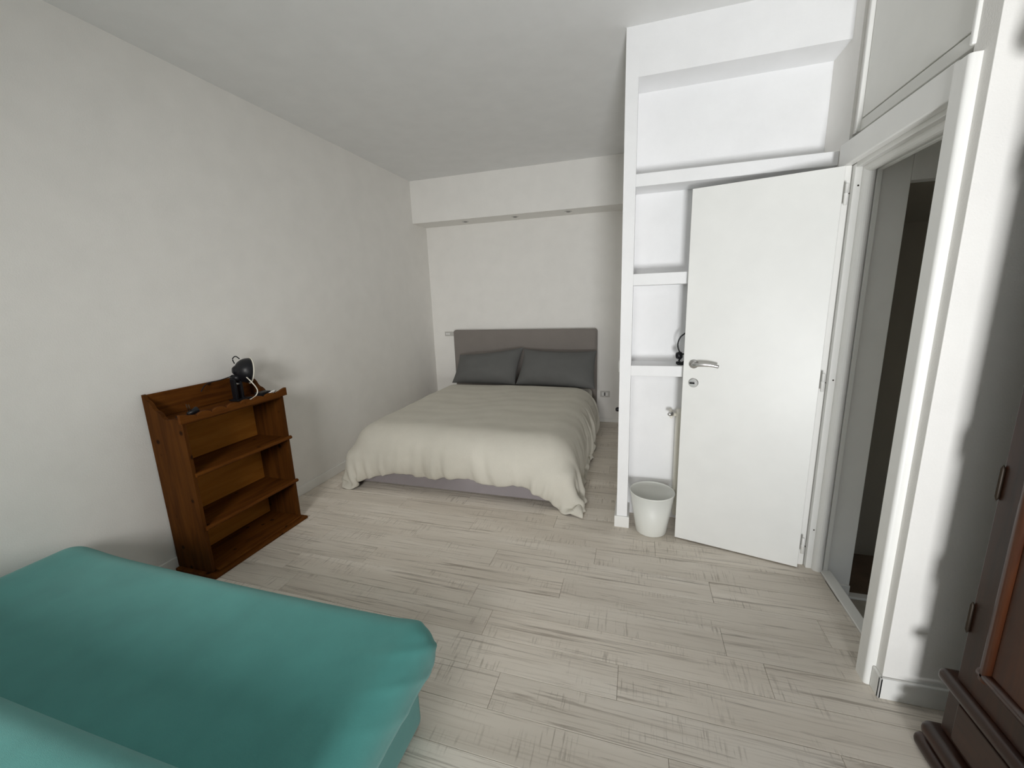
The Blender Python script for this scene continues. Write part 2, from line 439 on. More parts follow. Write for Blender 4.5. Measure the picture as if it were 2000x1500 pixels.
obj('head_moulding', prism([(3.645, 2.23), (3.695, 2.23)] + arc2(3.67, 2.098, 0.025, 0, -180, 10), 1, 1.757, 2.452), M['trim'], frame)
obj('head_edge', box((3.697, 1.757, 2.075), (3.718, 2.439, 2.235), 0.002), M['trim'], frame)
for z in (2.02, 1.09, 0.24):
    obj('screw', lathe([(0, 0), (0.004, 0), (0.004, 0.0015), (0, 0.002)], 10, aim((3.634, 2.4535, z), (0, -1, 0))), M['brass'], frame)

# ---- door leaf
HP = Vector((3.569, 2.434, 0)); DA = math.radians(166.21); DR = Vector((math.cos(DA), math.sin(DA), 0)); DN = Vector((-DR.y, DR.x, 0))
if DN.y < 0: DN = -DN
DM = Matrix(((DR.x, DN.x, 0, HP.x), (DR.y, DN.y, 0, HP.y), (0, 0, 1, 0), (0, 0, 0, 1)))
def onDoor(bm): bmesh.ops.transform(bm, matrix=DM, verts=bm.verts[:]); return bm
DW = 0.657
door = struct(obj('door_1', onDoor(box((0, 0, 0.008), (DW, 0.04, 2.108), 0.002)), M['lacquer']), 'plain white door standing open in front of the shelf niche')
hd = obj('door_handle', onDoor(lathe([(0, 0), (0.026, 0), (0.026, -0.006), (0.022, -0.009), (0.0105, -0.010), (0.0105, -0.05), (0.007, -0.056), (0, -0.057)], 24, Matrix.Translation((0.601, 0, 1.146)) @ Matrix.Rotation(math.radians(-90), 4, 'X'))), M['chrome'], door, smooth=True)
lev = smooth_path([(0.605, -0.050, 1.146), (0.58, -0.053, 1.149), (0.54, -0.054, 1.152), (0.50, -0.050, 1.150), (0.468, -0.043, 1.143)], 6)
obj('lever', onDoor(tube(lev, lambda t: 0.0115 - 0.002 * t, 12, sx=0.55, sy=1.0)), M['chrome'], hd, smooth=True)
lk = obj('lock_rosette', onDoor(lathe([(0, 0), (0.027, 0), (0.027, -0.006), (0.024, -0.009), (0, -0.009)], 24, Matrix.Translation((0.597, 0, 1.034)) @ Matrix.Rotation(math.radians(-90), 4, 'X'))), M['chrome'], door, smooth=False)
obj('lock_knob', onDoor(box((0.588, -0.024, 1.030), (0.617, -0.009, 1.038), 0.003)), M['black'], lk)
for z in (1.985, 1.082, 0.149):
    hg = obj('hinge', onDoor(lathe([(0, z - 0.05), (0.0075, z - 0.049), (0.0085, z - 0.003), (0.0095, z - 0.002), (0.0095, z + 0.002), (0.0075, z + 0.003), (0.0075, z + 0.042), (0.005, z + 0.047), (0, z + 0.048)], 14, Matrix.Translation((-0.014, 0.002, 0)))), M['trim'], door, smooth=True)
    obj('hinge_pin', onDoor(box((-0.027, -0.004, z - 0.003), (-0.012, 0.006, z + 0.001))), M['brass'], hg)

# ---- overhead cupboard above the doorway
cb = thing('overhead_cupboard', (3.61, 2.1, 2.24), 'flush white cupboard above the doorway, reaching the ceiling', 'cupboard')
obj('door_panel', box((3.606, 1.775, 2.300), (3.628, 2.428, H - 0.012), 0.002), M['cabinet'], cb)
obj('bottom_rail', box((3.606, 1.752, 2.249), (3.628, 2.440, 2.294), 0.002), M['cabinet'], cb)
for (ya, yb_) in ((1.737, 1.752), (2.432, 2.446)):
    obj('frame_strip', box((3.590, ya, 2.249), (3.626, yb_, H - 0.002), 0.004), M['trim'], cb)
obj('stile', box((3.606, 1.7525, 2.2945), (3.628, 1.7725, H - 0.012), 0.001), M['cabinet'], cb)

# ---- niche shelves
for z0, z1, lab in ((2.163, 2.231, 'topmost white plaster shelf spanning the niche above the open door'),
                    (1.608, 1.676, 'middle white plaster shelf of the niche, empty, cut off by the door edge'),
                    (1.053, 1.119, 'lowest white plaster shelf of the niche, level with the door handle')):
    tag(obj('niche_shelf', box((XP + TP, YP, z0), (W, YN, z1), 0.003), M['plaster']), lab, 'shelf', 'built-in niche shelves')

# ---- recessed spotlights
for x, yy, lab in ((0.63, 4.889, 'recessed ceiling spotlight in the beam, nearest the left wall'), (1.262, 4.875, 'recessed ceiling spotlight in the beam, middle one of three'), (1.887, 4.860, 'recessed ceiling spotlight in the beam, nearest the partition')):
    zb = H - 0.4834
    t = thing('recessed_spotlight', (x, yy, zb - 0.004), lab, 'spotlight', 'spotlights in the alcove beam')
    obj('ring', lathe([(0.026, zb), (0.042, zb), (0.043, zb - 0.003), (0.038, zb - 0.006), (0.028, zb - 0.004), (0.026, zb)], 28, Matrix.Translation((x, yy, 0))), M['chrome'], t, smooth=True)
    obj('bulb', lathe([(0.0255, zb - 0.0005), (0.018, zb - 0.003), (0, zb - 0.0035)], 24, Matrix.Translation((x, yy, 0))), M['black'], t, smooth=True)

# ---- sockets and switches
def plate_y(name, x0, x1, z0, z1, y, label, cat, holes, tilt=0):
    t = thing(name, ((x0 + x1) / 2, y, z0), label, cat)
    obj('plate', box((x0, y - 0.009, z0), (x1, y, z1), 0.003), M['plate'], t)
    for (a, c, mat) in holes:
        obj('module', box((a, y - 0.0115, z0 + 0.018), (c, y - 0.0085, z1 - 0.018), 0.001), M[mat], t)
plate_y('wall_socket', 0.172, 0.302, 1.090, 1.150, YB, 'white switch plate on the back wall, left of the headboard', 'switch', [(0.19, 0.215, 'plastic'), (0.22, 0.245, 'plastic')])
plate_y('wall_socket', 2.242, 2.358, 0.322, 0.398, YB, 'white socket plate on the back wall, low beside the bed', 'socket', [(2.262, 2.285, 'plastic'), (2.29, 2.302, 'dark'), (2.308, 2.335, 'plastic')])
t = thing('light_switch', (XP, 2.93, 1.035), 'white light switch on the partition edge above the bed side', 'switch')
obj('plate', box((XP - 0.016, 2.87, 1.035), (XP, 2.99, 1.115), 0.004), M['plastic'], t)
obj('rocker', box((XP - 0.020, 2.90, 1.052), (XP - 0.015, 2.96, 1.098), 0.002), M['plastic'], t)
t = thing('power_socket', (XP, 3.0, 0.70), 'white socket with a small plug low on the partition edge by the bed', 'socket')
obj('plate', box((XP - 0.010, 2.95, 0.70), (XP, 3.05, 0.785), 0.003), M['plastic'], t)
obj('plug', lathe([(0, 0), (0.016, 0), (0.016, 0.018), (0.010, 0.026), (0, 0.027)], 16, aim((XP - 0.010, 3.0, 0.735), (-1, 0, 0))), M['black'], t)

# ------------------------------------------------------------------ bed
bed = thing('double_bed', (1.25, 3.9, 0), 'low upholstered double bed with a taupe headboard in the alcove', 'bed')
b = rounded_box((0.335, 4.965, 0.05), (2.205, 5.058, 1.175), 0.032, (12, 2, 8), 5)
obj('headboard', b, M['taupe'], bed, smooth=True)
base = obj('bed_base', rounded_box((0.315, 2.80, 0.043), (2.192, 4.965, 0.27), 0.012, (4, 4, 2), 3), M['bedbase'], bed, smooth=True)
for x in (0.42, 2.09):
    for yy in (2.95, 4.8):
        obj('leg', box((x - 0.03, yy - 0.03, 0), (x + 0.03, yy + 0.03, 0.043), 0.004), M['black'], base)
obj('mattress', rounded_box((0.35, 2.86, 0.271), (2.16, 4.955, 0.455), 0.05, (6, 6, 2), 5), M['mattress'], bed, smooth=True)

# ---- duvet: a small cloth simulation over the mattress
def duvet():
    rng = np.random.RandomState(3)
    X0, X1 = 0.335 - 0.33, 2.175 + 0.37; YA, YZ = 4.60, 2.82 - 0.215
    s = 0.023
    nx, ny = int((X1 - X0) / s) + 1, int((YA - YZ) / s) + 1
    gx = np.linspace(X0, X1, nx); gy = np.linspace(YA, YZ, ny)
    sx, sy = gx[1] - gx[0], gy[0] - gy[1]
    G = np.zeros((ny, nx, 2)); G[..., 0], G[..., 1] = np.meshgrid(gx, gy)
    lo_, hi_ = np.array([0.325, 2.80, -0.2]), np.array([2.185, 5.2, 0.48]); R_ = 0.19
    # laid down: flat on top, rolled over the edges, hanging, corners as cones
    P = np.zeros((ny, nx, 3)); P[..., :2] = G
    c0 = np.clip(G[..., 0], lo_[0] + R_, hi_[0] - R_); c1 = np.maximum(G[..., 1], lo_[1] + R_)
    dx, dy = G[..., 0] - c0, G[..., 1] - c1; rr = np.hypot(dx, dy) + 1e-9
    q = R_ + 0.012; th = np.minimum(rr / q, math.pi / 2); ext = np.maximum(rr - q * math.pi / 2, 0)
    hh = q * np.sin(th) + ext * 0.22; zz = 0.492 - q * (1 - np.cos(th)) - ext * 0.975
    over = np.maximum(0.01 - zz, 0); hh = hh + over * 0.7; zz = np.maximum(zz, 0.01)
    # seeds for the gathers along the hem
    ramp = np.clip((rr - 0.10) / 0.24, 0, 1)
    along = np.where(np.abs(dy) >= np.abs(dx), G[..., 0], G[..., 1])
    warp = along + 0.05 * np.sin(along * 5.1 + 1.0) + 0.12 * rr
    fold = np.sin(warp * 2 * math.pi / 0.105) + 0.7 * np.sin(warp * 2 * math.pi / 0.163 + 2.0) + 0.6 * np.sin(warp * 2 * math.pi / 0.31 + 0.5)
    hh = hh + 0.015 * fold * ramp * np.clip(np.abs(np.abs(dx) - np.abs(dy)) / 0.10, 0, 1)
    P[..., 0] = c0 + dx / rr * hh; P[..., 1] = c1 + dy / rr * hh; P[..., 2] = zz
    P += 0.003 * rng.randn(ny, nx, 3) * np.minimum(rr / 0.1, 1)[..., None]
    amp = 1.008 + 0.17 * ramp * (0.75 + 0.25 * np.sin(along * 3.3))
    RU = (sx * 0.5 * (amp[:, 1:] + amp[:, :-1]))[..., None]; RV = (sy * 1.006 * np.ones((ny - 1, nx)))
    side = (np.abs(dx) > np.abs(dy)); am2 = np.where(side, amp, 1.006); RV = (sy * 0.5 * (am2[1:] + am2[:-1]))[..., None]
    RU = np.where((side[:, 1:] & side[:, :-1])[..., None], sx * 1.006, RU)
    V = np.zeros_like(P); pin = P[0].copy()
    def con(A, B, rest, k):
        d = B - A; L = np.sqrt((d * d).sum(-1, keepdims=True)) + 1e-9
        c = d * ((L - rest) / L * (k * 0.5)); A += c; B -= c
    def bend(A, B, rest, k):
        d = B - A; L = np.sqrt((d * d).sum(-1, keepdims=True)) + 1e-9
        c = d * (np.minimum(L - rest, 0) / L * (k * 0.5)); A += c; B -= c
    rd = math.hypot(sx, sy) * 1.02
    def collide(P, Q):
        c = np.clip(P, lo_ + R_, hi_ - R_); d = P - c; L = np.sqrt((d * d).sum(-1)); inside = L < R_ + 0.006
        dd = np.where(L[..., None] > 1e-6, d / (L[..., None] + 1e-9), np.array([0, 0, 1.0]))
        tgt = c + dd * (R_ + 0.006)
        P[inside] = tgt[inside]; Q[inside] += (P[inside] - Q[inside]) * 0.85
        lb, hb, rb = np.array([0.300, 2.785, -0.2]), np.array([2.207, 5.2, 0.285]), 0.015
        c = np.clip(P, lb + rb, hb - rb); d = P - c; L = np.sqrt((d * d).sum(-1)); ins = L < rb + 0.002
        e = np.stack([P[..., 0] - lb[0], hb[0] - P[..., 0], P[..., 1] - lb[1]], -1)
        if ins.any():
            k = e[ins].argmin(-1); pts = P[ins]
            pts[k == 0, 0] = lb[0] - 0.002; pts[k == 1, 0] = hb[0] + 0.002; pts[k == 2, 1] = lb[1] - 0.002
            P[ins] = pts; Q[ins] += (P[ins] - Q[ins]) * 0.5
        f = P[..., 2] < 0.008
        P[f, 2] = 0.008; Q[f] += (P[f] - Q[f]) * 0.6
        w = P[..., 0] < 0.03
        P[w, 0] = 0.03
    dt = 1 / 50
    for it in range(80):
        Q = P.copy()
        V[..., 2] -= 4.0 * dt; V *= 0.92
        P += V * dt
        for k in range(10):
            for a in (0, 1):
                A, B = P[:, a:-1:2], P[:, a + 1::2]; con(A, B, RU[:, a::2], 1.0)
                A, B = P[a:-1:2], P[a + 1::2]; con(A, B, RV[a::2], 1.0)
                for (A, B) in ((P[a:-1:2, 0:-1], P[a + 1::2, 1:]), (P[a:-1:2, 1:], P[a + 1::2, 0:-1])):
                    con(A[:, 0::2], B[:, 0::2], rd, 0.12); con(A[:, 1::2], B[:, 1::2], rd, 0.12)
            for a in range(4):
                A, B = P[:, a:-2:4], P[:, a + 2::4]; n_ = min(A.shape[1], B.shape[1]); bend(A[:, :n_], B[:, :n_], sx * 2 * 0.95, 0.14)
                A, B = P[a:-2:4], P[a + 2::4]; n_ = min(len(A), len(B)); bend(A[:n_], B[:n_], sy * 2 * 0.95, 0.14)
            P[0] = pin
        collide(P, Q)
        V = (P - Q) / dt
    S = P.copy(); S[1:-1, 1:-1] = (P[1:-1, 1:-1] * 4 + P[:-2, 1:-1] + P[2:, 1:-1] + P[1:-1, :-2] + P[1:-1, 2:]) / 8; P = S
    # the filling: puffed between the seams, tucked in at the hem
    T = P.copy()
    for _ in range(8): T[1:-1, 1:-1] = (T[:-2, 1:-1] + T[2:, 1:-1] + T[1:-1, :-2] + T[1:-1, 2:]) / 4
    tu = np.gradient(T, axis=1); tv = np.gradient(T, axis=0); n_ = np.cross(tv, tu)
    n_ /= np.linalg.norm(n_, axis=-1, keepdims=True) + 1e-9
    if n_[ny // 2, nx // 2, 2] < 0: n_ = -n_
    ii, jj = np.meshgrid(np.arange(ny), np.arange(nx), indexing='ij')
    edge = np.minimum(np.minimum(jj, nx - 1 - jj) * s, (ny - 1 - ii) * s)
    puff = 0.048 * (1 - np.exp(-edge / 0.06))
    gx_, gy_ = G[..., 0], G[..., 1]
    puff = puff + 0.006 * np.sin(gx_ * 4.1 + 1.3 * np.sin(gy_ * 2.3)) * np.sin(gy_ * 3.4 + 0.7) * (1 - ramp)
    w_ = along + 0.035 * np.sin(along * 6.3 + 0.4) + 0.25 * rr * np.sin(along * 2.1 + 0.8)
    r2 = np.clip((rr - 0.06) / 0.30, 0, 1) ** 1.2 * np.clip(np.abs(np.abs(dx) - np.abs(dy)) / 0.10, 0, 1)
    big = 0.6 + 0.4 * np.sin(along * 4.7 + 1.9)
    puff = puff + 2.0 * r2 * big * (0.020 * (np.abs(np.sin(math.pi * w_ / 0.135)) - 0.62) + 0.013 * (np.abs(np.sin(math.pi * w_ / 0.083 + 0.9)) - 0.62) + 0.012 * np.sin(2 * math.pi * w_ / 0.37))
    # faint creases across the top
    puff = puff + (1 - r2) * (0.0014 * np.sin(gx_ * 9 + gy_ * 16 + 2.2 * np.sin(gx_ * 5)) + 0.0010 * np.sin(gy_ * 31 - gx_ * 7 + 1.7 * np.sin(gx_ * 7.7)))
    P = P + n_ * puff[..., None]
    P[..., 2] += 0.022 * np.sin(w_ * 2 * math.pi / 0.41 + 1.0) * np.clip((rr - 0.25) / 0.2, 0, 1) * (np.minimum(np.abs(dx), np.abs(dy)) < 0.08)
    # the free corner by the partition hangs out into a point on the floor
    dc = np.hypot((nx - 1 - jj) * sx, (ny - 1 - ii) * sy)
    P = P + (np.array([2.335, 2.66, 0.012]) - P[-1, -1]) * np.exp(-(dc / 0.13) ** 1.3)[..., None]
    P[..., 2] = np.maximum(P[..., 2], 0.008); P[..., 0] = np.maximum(P[..., 0], 0.02)
    b = bmesh.new()
    vs = [[b.verts.new(P[i, j]) for j in range(nx)] for i in range(ny)]
    for i in range(ny - 1):
        for j in range(nx - 1): b.faces.new((vs[i][j], vs[i + 1][j], vs[i + 1][j + 1], vs[i][j + 1]))
    return b
dv = obj('duvet', duvet(), [M['duvet'], M['duvet_under']], smooth=True)
me = dv.data
if sum(p.normal.z for p in me.polygons) < 0: me.flip_normals()
sd = dv.modifiers.new('thickness', 'SOLIDIFY'); sd.thickness = 0.014; sd.offset = -1; sd.material_offset = 1; sd.material_offset_rim = 0
ss = dv.modifiers.new('smooth', 'SUBSURF'); ss.levels = 1; ss.render_levels = 1
tag(dv, 'wrinkled pale grey-beige duvet draped over the double bed', 'duvet')

# ---- pillows
def pillow(c00, c10, c01, c11, thick, seed, label, sag=0.03):
    """c00 bottom-left, c10 bottom-right, c01 top-left, c11 top-right."""
    rng = random.Random(seed); n = 30
    C = [Vector(c) for c in (c00, c10, c01, c11)]
    nrm = (C[1] - C[0]).cross(C[2] - C[0]).normalized()
    up = ((C[2] - C[0]) + (C[3] - C[1])).normalized(); rt_ = ((C[1] - C[0]) + (C[3] - C[2])).normalized()
    b = bmesh.new(); S = {}
    ph = [rng.uniform(0, 6.28) for _ in range(8)]
    for side in (1, -1):
        for i in range(n + 1):
            for j in range(n + 1):
                # denser near the rim
                u = 0.5 - 0.5 * math.cos(math.pi * i / n); v = 0.5 - 0.5 * math.cos(math.pi * j / n)
                if side == -1 and (i in (0, n) or j in (0, n)): S[(side, i, j)] = S[(1, i, j)]; continue
                p = C[0] * (1 - u) * (1 - v) + C[1] * u * (1 - v) + C[2] * (1 - u) * v + C[3] * u * v
                a, c = 2 * u - 1, 2 * v - 1
                # edges bow inwards between the corners
                p -= rt_ * (0.022 * a * (1 - c * c)); p -= up * (sag * c * (1 - a * a) * (1.0 if c > 0 else 0.3))
                t = thick * (max(0, 1 - abs(a) ** 2.6) ** 0.55) * (max(0, 1 - abs(c) ** 2.6) ** 0.55)
                w = 0.009 * math.sin(9 * u + 5 * v + ph[0] + 2 * math.sin(4 * v + ph[1])) + 0.005 * math.sin(17 * v - 7 * u + ph[2]) + 0.006 * math.sin(26 * (u + v * 0.4) + ph[3])
                edge = min(u, 1 - u, v, 1 - v); t += w * min(1, edge * 9)
                S[(side, i, j)] = b.verts.new(p + nrm * t * side * 0.5)
    for side in (1, -1):
        for i in range(n):
            for j in range(n):
                f = [S[(side, i, j)], S[(side, i + 1, j)], S[(side, i + 1, j + 1)], S[(side, i, j + 1)]]
                f = list(dict.fromkeys(f))
                if side == -1: f = f[::-1]
                try: b.faces.new(f)
                except ValueError: pass
    return b
GP = 'charcoal pillows against the headboard'
tag(obj('pillow', pillow((0.415, 4.68, 0.530), (1.255, 4.68, 0.530), (0.465, 4.86, 0.865), (1.325, 4.87, 0.965), 0.25, 1, ''), M['pillow'], smooth=True), 'charcoal pillow leaning on the headboard, nearer the left wall', 'pillow', GP)
tag(obj('pillow', pillow((1.265, 4.67, 0.536), (2.215, 4.66, 0.512), (1.335, 4.86, 0.945), (2.215, 4.86, 0.925), 0.25, 2, ''), M['pillow'], smooth=True), 'charcoal pillow leaning on the headboard, nearer the partition', 'pillow', GP)

# ------------------------------------------------------------------ bookshelf
BX0, BX1, BY0, BY1 = 0.015, 0.292, 1.533, 2.213
bs = thing('bookshelf', (0.17, 1.88, 0), 'small stained pine bookshelf with a scalloped top edge against the left wall', 'bookshelf')
obj('base_board', box((BX0, BY0 - 0.022, 0), (0.342, BY1 + 0.015, 0.020), 0.005), M['pine_y'], bs)
obj('bottom_board', box((BX0, BY0 + 0.02, 0.0205), (0.318, BY1 - 0.02, 0.036), 0.003), M['pine_y'], bs)
side = [(BX0, 0.0205), (BX1, 0.0205), (BX1, 0.962), (0.262, 0.962), (0.24, 0.966), (0.21, 0.963), (0.185, 0.958), (0.16, 0.962), (0.148, 0.972), (0.138, 0.988), (0.12, 1.000), (0.102, 1.006), (0.088, 1.020), (0.078, 1.040), (0.062, 1.056), (0.045, 1.066), (0.036, 1.082), (0.030, 1.094), (BX0, 1.096)]
for (a, c) in ((BY0, BY0 + 0.02), (BY1 - 0.02, BY1)):
    obj('side_panel', prism(side, 1, a, c), M['pine_z'], bs)
obj('back_panel', box((BX0 + 0.002, BY0 + 0.0205, 0.0365), (BX0 + 0.010, BY1 - 0.0205, 0.93)), M['ply'], bs)
obj('gallery_board', box((BX0, BY0 + 0.0205, 0.9505), (BX0 + 0.018, BY1 - 0.0205, 1.093), 0.003), M['pine_y'], bs)
obj('top_board', box((BX0, BY0 + 0.0205, 0.932), (BX1, BY1 - 0.0205, 0.950), 0.001), M['pine_y'], bs)
# scalloped lip along the front
pts = []; ya, yb_ = BY0 - 0.018, BY1 + 0.018
nsc = 72
for k in range(nsc + 1):
    yy = ya + (yb_ - ya) * k / nsc; q = (yy - ya) / (yb_ - ya)
    e = min(q, 1 - q)
    z = 0.968 + 0.020 * abs(math.sin(q * math.pi * 8)) ** 0.7
    if e < 0.10: z = 0.990 + 0.008 * math.cos(e / 0.10 * math.pi)
    pts.append((yy, z))
lip = pts + [(yb_, 0.945), (ya, 0.945)]
obj('scalloped_lip', prism(lip, 0, BX1 + 0.0003, BX1 + 0.019), M['pine_y'], bs)
for z in (0.645, 0.313):
    b = box((BX0 + 0.011, BY0 + 0.0205, z - 0.020), (BX1 - 0.004, BY1 - 0.0205, z), 0.001)
    s_ = obj('shelf_board', b, M['pine_y'], bs)
    obj('shelf_edging', prism([(BX1 + 0.0003, z - 0.022), (BX1 + 0.006, z - 0.022)] + arc2(BX1 + 0.006, z - 0.010, 0.012, -90, 90, 8) + [(BX1 + 0.0003, z + 0.002)], 1, BY0 + 0.012, BY1 + 0.010), M['pine_y'], s_)

# ---- clip lamp on the bookshelf
ax_ = Vector((0.42, 0.90, -0.16)).normalized(); rc = Vector((0.150, 2.105, 1.138))
lamp = thing('clip_lamp', (0.15, 2.0, 0.952), 'black dome clip-on lamp with a pale rim on top of the bookshelf', 'lamp')
prof = [(0.0, -0.098), (0.018, -0.097), (0.026, -0.090)] + [(0.084 * math.sin(math.radians(a)), -0.005 - 0.082 * math.cos(math.radians(a))) for a in range(22, 91, 8)] + [(0.084, 0.0)]
inner = [(r * 0.96, z + 0.002) for r, z in prof[::-1] if r > 0.02] + [(0, -0.088)]
sh = obj('lamp_shade', lathe(prof + inner, 36, aim(rc, ax_)), M['black'], lamp, smooth=True)
obj('rim', lathe([(0.080, 0.0005), (0.087, 0.0005), (0.089, 0.004), (0.087, 0.008), (0.080, 0.008), (0.080, 0.0005)], 36, aim(rc, ax_)), M['cream'], sh, smooth=True)
obj('bulb', lathe([(0, -0.085), (0.014, -0.084), (0.016, -0.06), (0.028, -0.035), (0.024, -0.015), (0, -0.005)], 18, aim(rc, ax_)), M['plastic'], sh, smooth=True)
lp = [rc - ax_ * 0.078 + Vector((0, 0, 0.045)), rc - ax_ * 0.085 + Vector((0, 0, 0.075)), rc - ax_ * 0.066 + Vector((0, 0, 0.094)), rc - ax_ * 0.045 + Vector((0, 0, 0.078))]
obj('hook', tube(smooth_path(lp, 6), 0.0035, 8), M['black'], sh, smooth=True)
jt = rc - ax_ * 0.075 + Vector((0, 0, -0.03))
obj('joint', lathe([(0, -0.028), (0.020, -0.027), (0.023, 0), (0.020, 0.027), (0, 0.028)], 18, aim(jt + Vector((0, -0.01, -0.018)), (1, 0.2, 0))), M['black'], lamp, smooth=True)
cl = jt + Vector((0.0, -0.015, -0.05))
b = box((cl.x - 0.02, cl.y - 0.028, 0.951), (cl.x + 0.02, cl.y - 0.012, cl.z + 0.03), 0.004)
box((cl.x - 0.02, cl.y + 0.016, 0.951), (cl.x + 0.02, cl.y + 0.030, cl.z + 0.02), 0.004, bm=b)
obj('clamp', b, M['black'], lamp)
obj('clamp_spring', tube([(cl.x + 0.002, cl.y - 0.02, cl.z - 0.005), (cl.x + 0.002, cl.y + 0.025, cl.z - 0.012)], 0.011, 12), M['chrome'], lamp, smooth=True)
obj('clamp_foot', box((cl.x - 0.035, cl.y - 0.045, 0.9505), (cl.x + 0.045, cl.y + 0.065, 0.962), 0.004), M['black'], lamp)
cab = smooth_path([jt + Vector((0.02, 0.02, 0.01)), (0.245, 2.03, 1.075), (0.265, 2.045, 1.02), (0.262, 2.03, 0.985), (0.258, 1.985, 0.968), (0.262, 1.92, 0.958), (0.25, 1.86, 0.9545)], 8)
obj('cable', tube(cab, 0.0036, 8), M['cream'], lamp, smooth=True)
cab2 = smooth_path([jt + Vector((-0.01, -0.01, 0.0)), (0.10, 1.94, 1.105), (0.07, 1.90, 1.098), (0.06, 1.86, 1.085), (0.058, 1.83, 1.05)], 6)
obj('cable', tube(cab2, 0.003, 8), M['black'], lamp, smooth=True)

ad = thing('power_adapter', (0.20, 2.14, 0.951), 'black power adapter with white lead behind the lamp on the bookshelf', 'adapter')
obj('case', box((0.165, 2.10, 0.951), (0.225, 2.185, 0.985), 0.006), M['black'], ad)
obj('lead', tube(smooth_path([(0.225, 2.13, 0.962), (0.262, 2.12, 0.975), (0.282, 2.15, 0.990), (0.270, 2.18, 0.985), (0.24, 2.186, 0.970)], 6), 0.004, 8), M['plastic'], ad, smooth=True)
pg = thing('loose_plug', (0.2, 1.65, 0.951), 'small dark plug with upright prongs on the near end of the bookshelf', 'plug')
obj('plug_body', lathe([(0, 0), (0.012, 0.002), (0.015, 0.03), (0.022, 0.052), (0.019, 0.058), (0, 0.058)], 14, aim((0.20, 1.63, 0.966), (0.25, 1, 0.28))), M['black'], pg, smooth=True)
for k in (-1, 1):
    obj('prong', tube([(0.20 + k * 0.009, 1.648, 0.978), (0.20 + k * 0.009, 1.640, 1.022)], 0.0024, 8), M['brass'], pg, smooth=True)
obj('flex', tube(smooth_path([(0.20, 1.632, 0.966), (0.19, 1.61, 0.958), (0.15, 1.60, 0.9545), (0.11, 1.64, 0.9545)], 6), 0.003, 8), M['black'], pg, smooth=True)

# ------------------------------------------------------------------ teal sofa
def sofa_shape(bm, fn):
    for v in bm.verts: v.co = Vector(fn(*v.co))
    return bm
def sst(a, b_, x):
    t = min(max((x - a) / (b_ - a), 0), 1); return t * t * (3 - 2 * t)
sofa = thing('sofa_bed', (1.0, 0.6, 0), 'teal sofa bed in a stretch cover, low seat towards the room', 'sofa')
def seat_fn(x, y, z):
    top = sst(0.30, 0.44, z)
    cx, cy = (x - 1.03) / 1.0, (y - 0.75) / 0.42
    z -= top * 0.022 * max(0, 1 - cx * cx) * (0.6 + 0.4 * max(0, 1 - cy * cy))
    z += top * 0.012 * math.exp(-((x - 0.12) / 0.15) ** 2)
    # pulled-in lower edge and folds of the cover round the free end
    e = sst(1.72, 2.0, x)
    if e > 0:
        ph = 46 * (y * 1.0 + z * 1.3 - 0.35 * x)
        f = max(0, math.sin(ph)) ** 2
        side = sst(0.455, 0.41, z)
        x += e * side * 0.005 * f * sst(0.6, 1.0, y); z += e * top * 0.003 * f * sst(0.6, 1.0, y)
        y += 0.008 * f * e * side * sst(1.0, 1.12, y)
    low = sst(0.33, 0.24, z)
    x -= low * 0.045 * sst(1.6, 2.0, x); y -= low * 0.02 * sst(0.9, 1.1, y)
    return x, y, z
obj('seat_cushion', sofa_shape(rounded_box((0.03, 0.30, 0.235), (2.025, 1.135, 0.462), 0.10, (70, 40, 4), 10), seat_fn), M['teal'], sofa, smooth=True)
obj('base', rounded_box((0.05, 0.13, 0.004), (1.935, 1.095, 0.26), 0.035, (10, 8, 4), 5), M['teal'], sofa, smooth=True)
def back_fn(x, y, z):
    return x, y + 0.04 * (0.72 - z) * 0.3, z - 0.012 * max(0, 1 - ((x - 1) / 0.9) ** 2) * sst(0.5, 0.7, z)
obj('backrest', sofa_shape(rounded_box((0.03, 0.06, 0.25), (1.985, 0.415, 0.735), 0.09, (30, 6, 8), 8), back_fn), M['teal'], sofa, smooth=True)

# ------------------------------------------------------------------ wardrobe
wd = thing('wardrobe', (3.95, 0.8, 0), 'dark mahogany wardrobe with moulded plinth at the right edge', 'wardrobe')
WX, WY1, WY0, WB = 3.66, 1.452, 0.10, 4.25
obj('body', box((WX + 0.022, WY0, 0.12), (WB, WY1, 2.08), 0.004), M['mah_z'], wd)
def moulding(name, lo_z, hi_z, out, mat='mah_y', bev=0.012, parent=wd):
    return obj(name, rounded_box((WX - out, WY0 - out, lo_z), (WB, WY1 + out, hi_z), min(bev, (hi_z - lo_z) * 0.49), (2, 2, 1), 4), M[mat], parent, smooth=True)
pl = moulding('plinth', 0.0, 0.052, 0.044, bev=0.025)
moulding('plinth_bead', 0.0525, 0.112, 0.036, bev=0.028, parent=pl)
obj('plinth_panel', box((WX + 0.004, WY0, 0.1185), (WX + 0.0215, WY1, 0.288), 0.002), M['mah_y'], pl)
obj('drawer_front', box((WX - 0.006, WY0 + 0.06, 0.138), (WX + 0.004, WY1 - 0.055, 0.272), 0.004), M['mah_y'], wd)
moulding('waist_moulding', 0.2885, 0.335, 0.024, bev=0.02)
co = moulding('cornice', 2.082, 2.16, 0.05, bev=0.035)
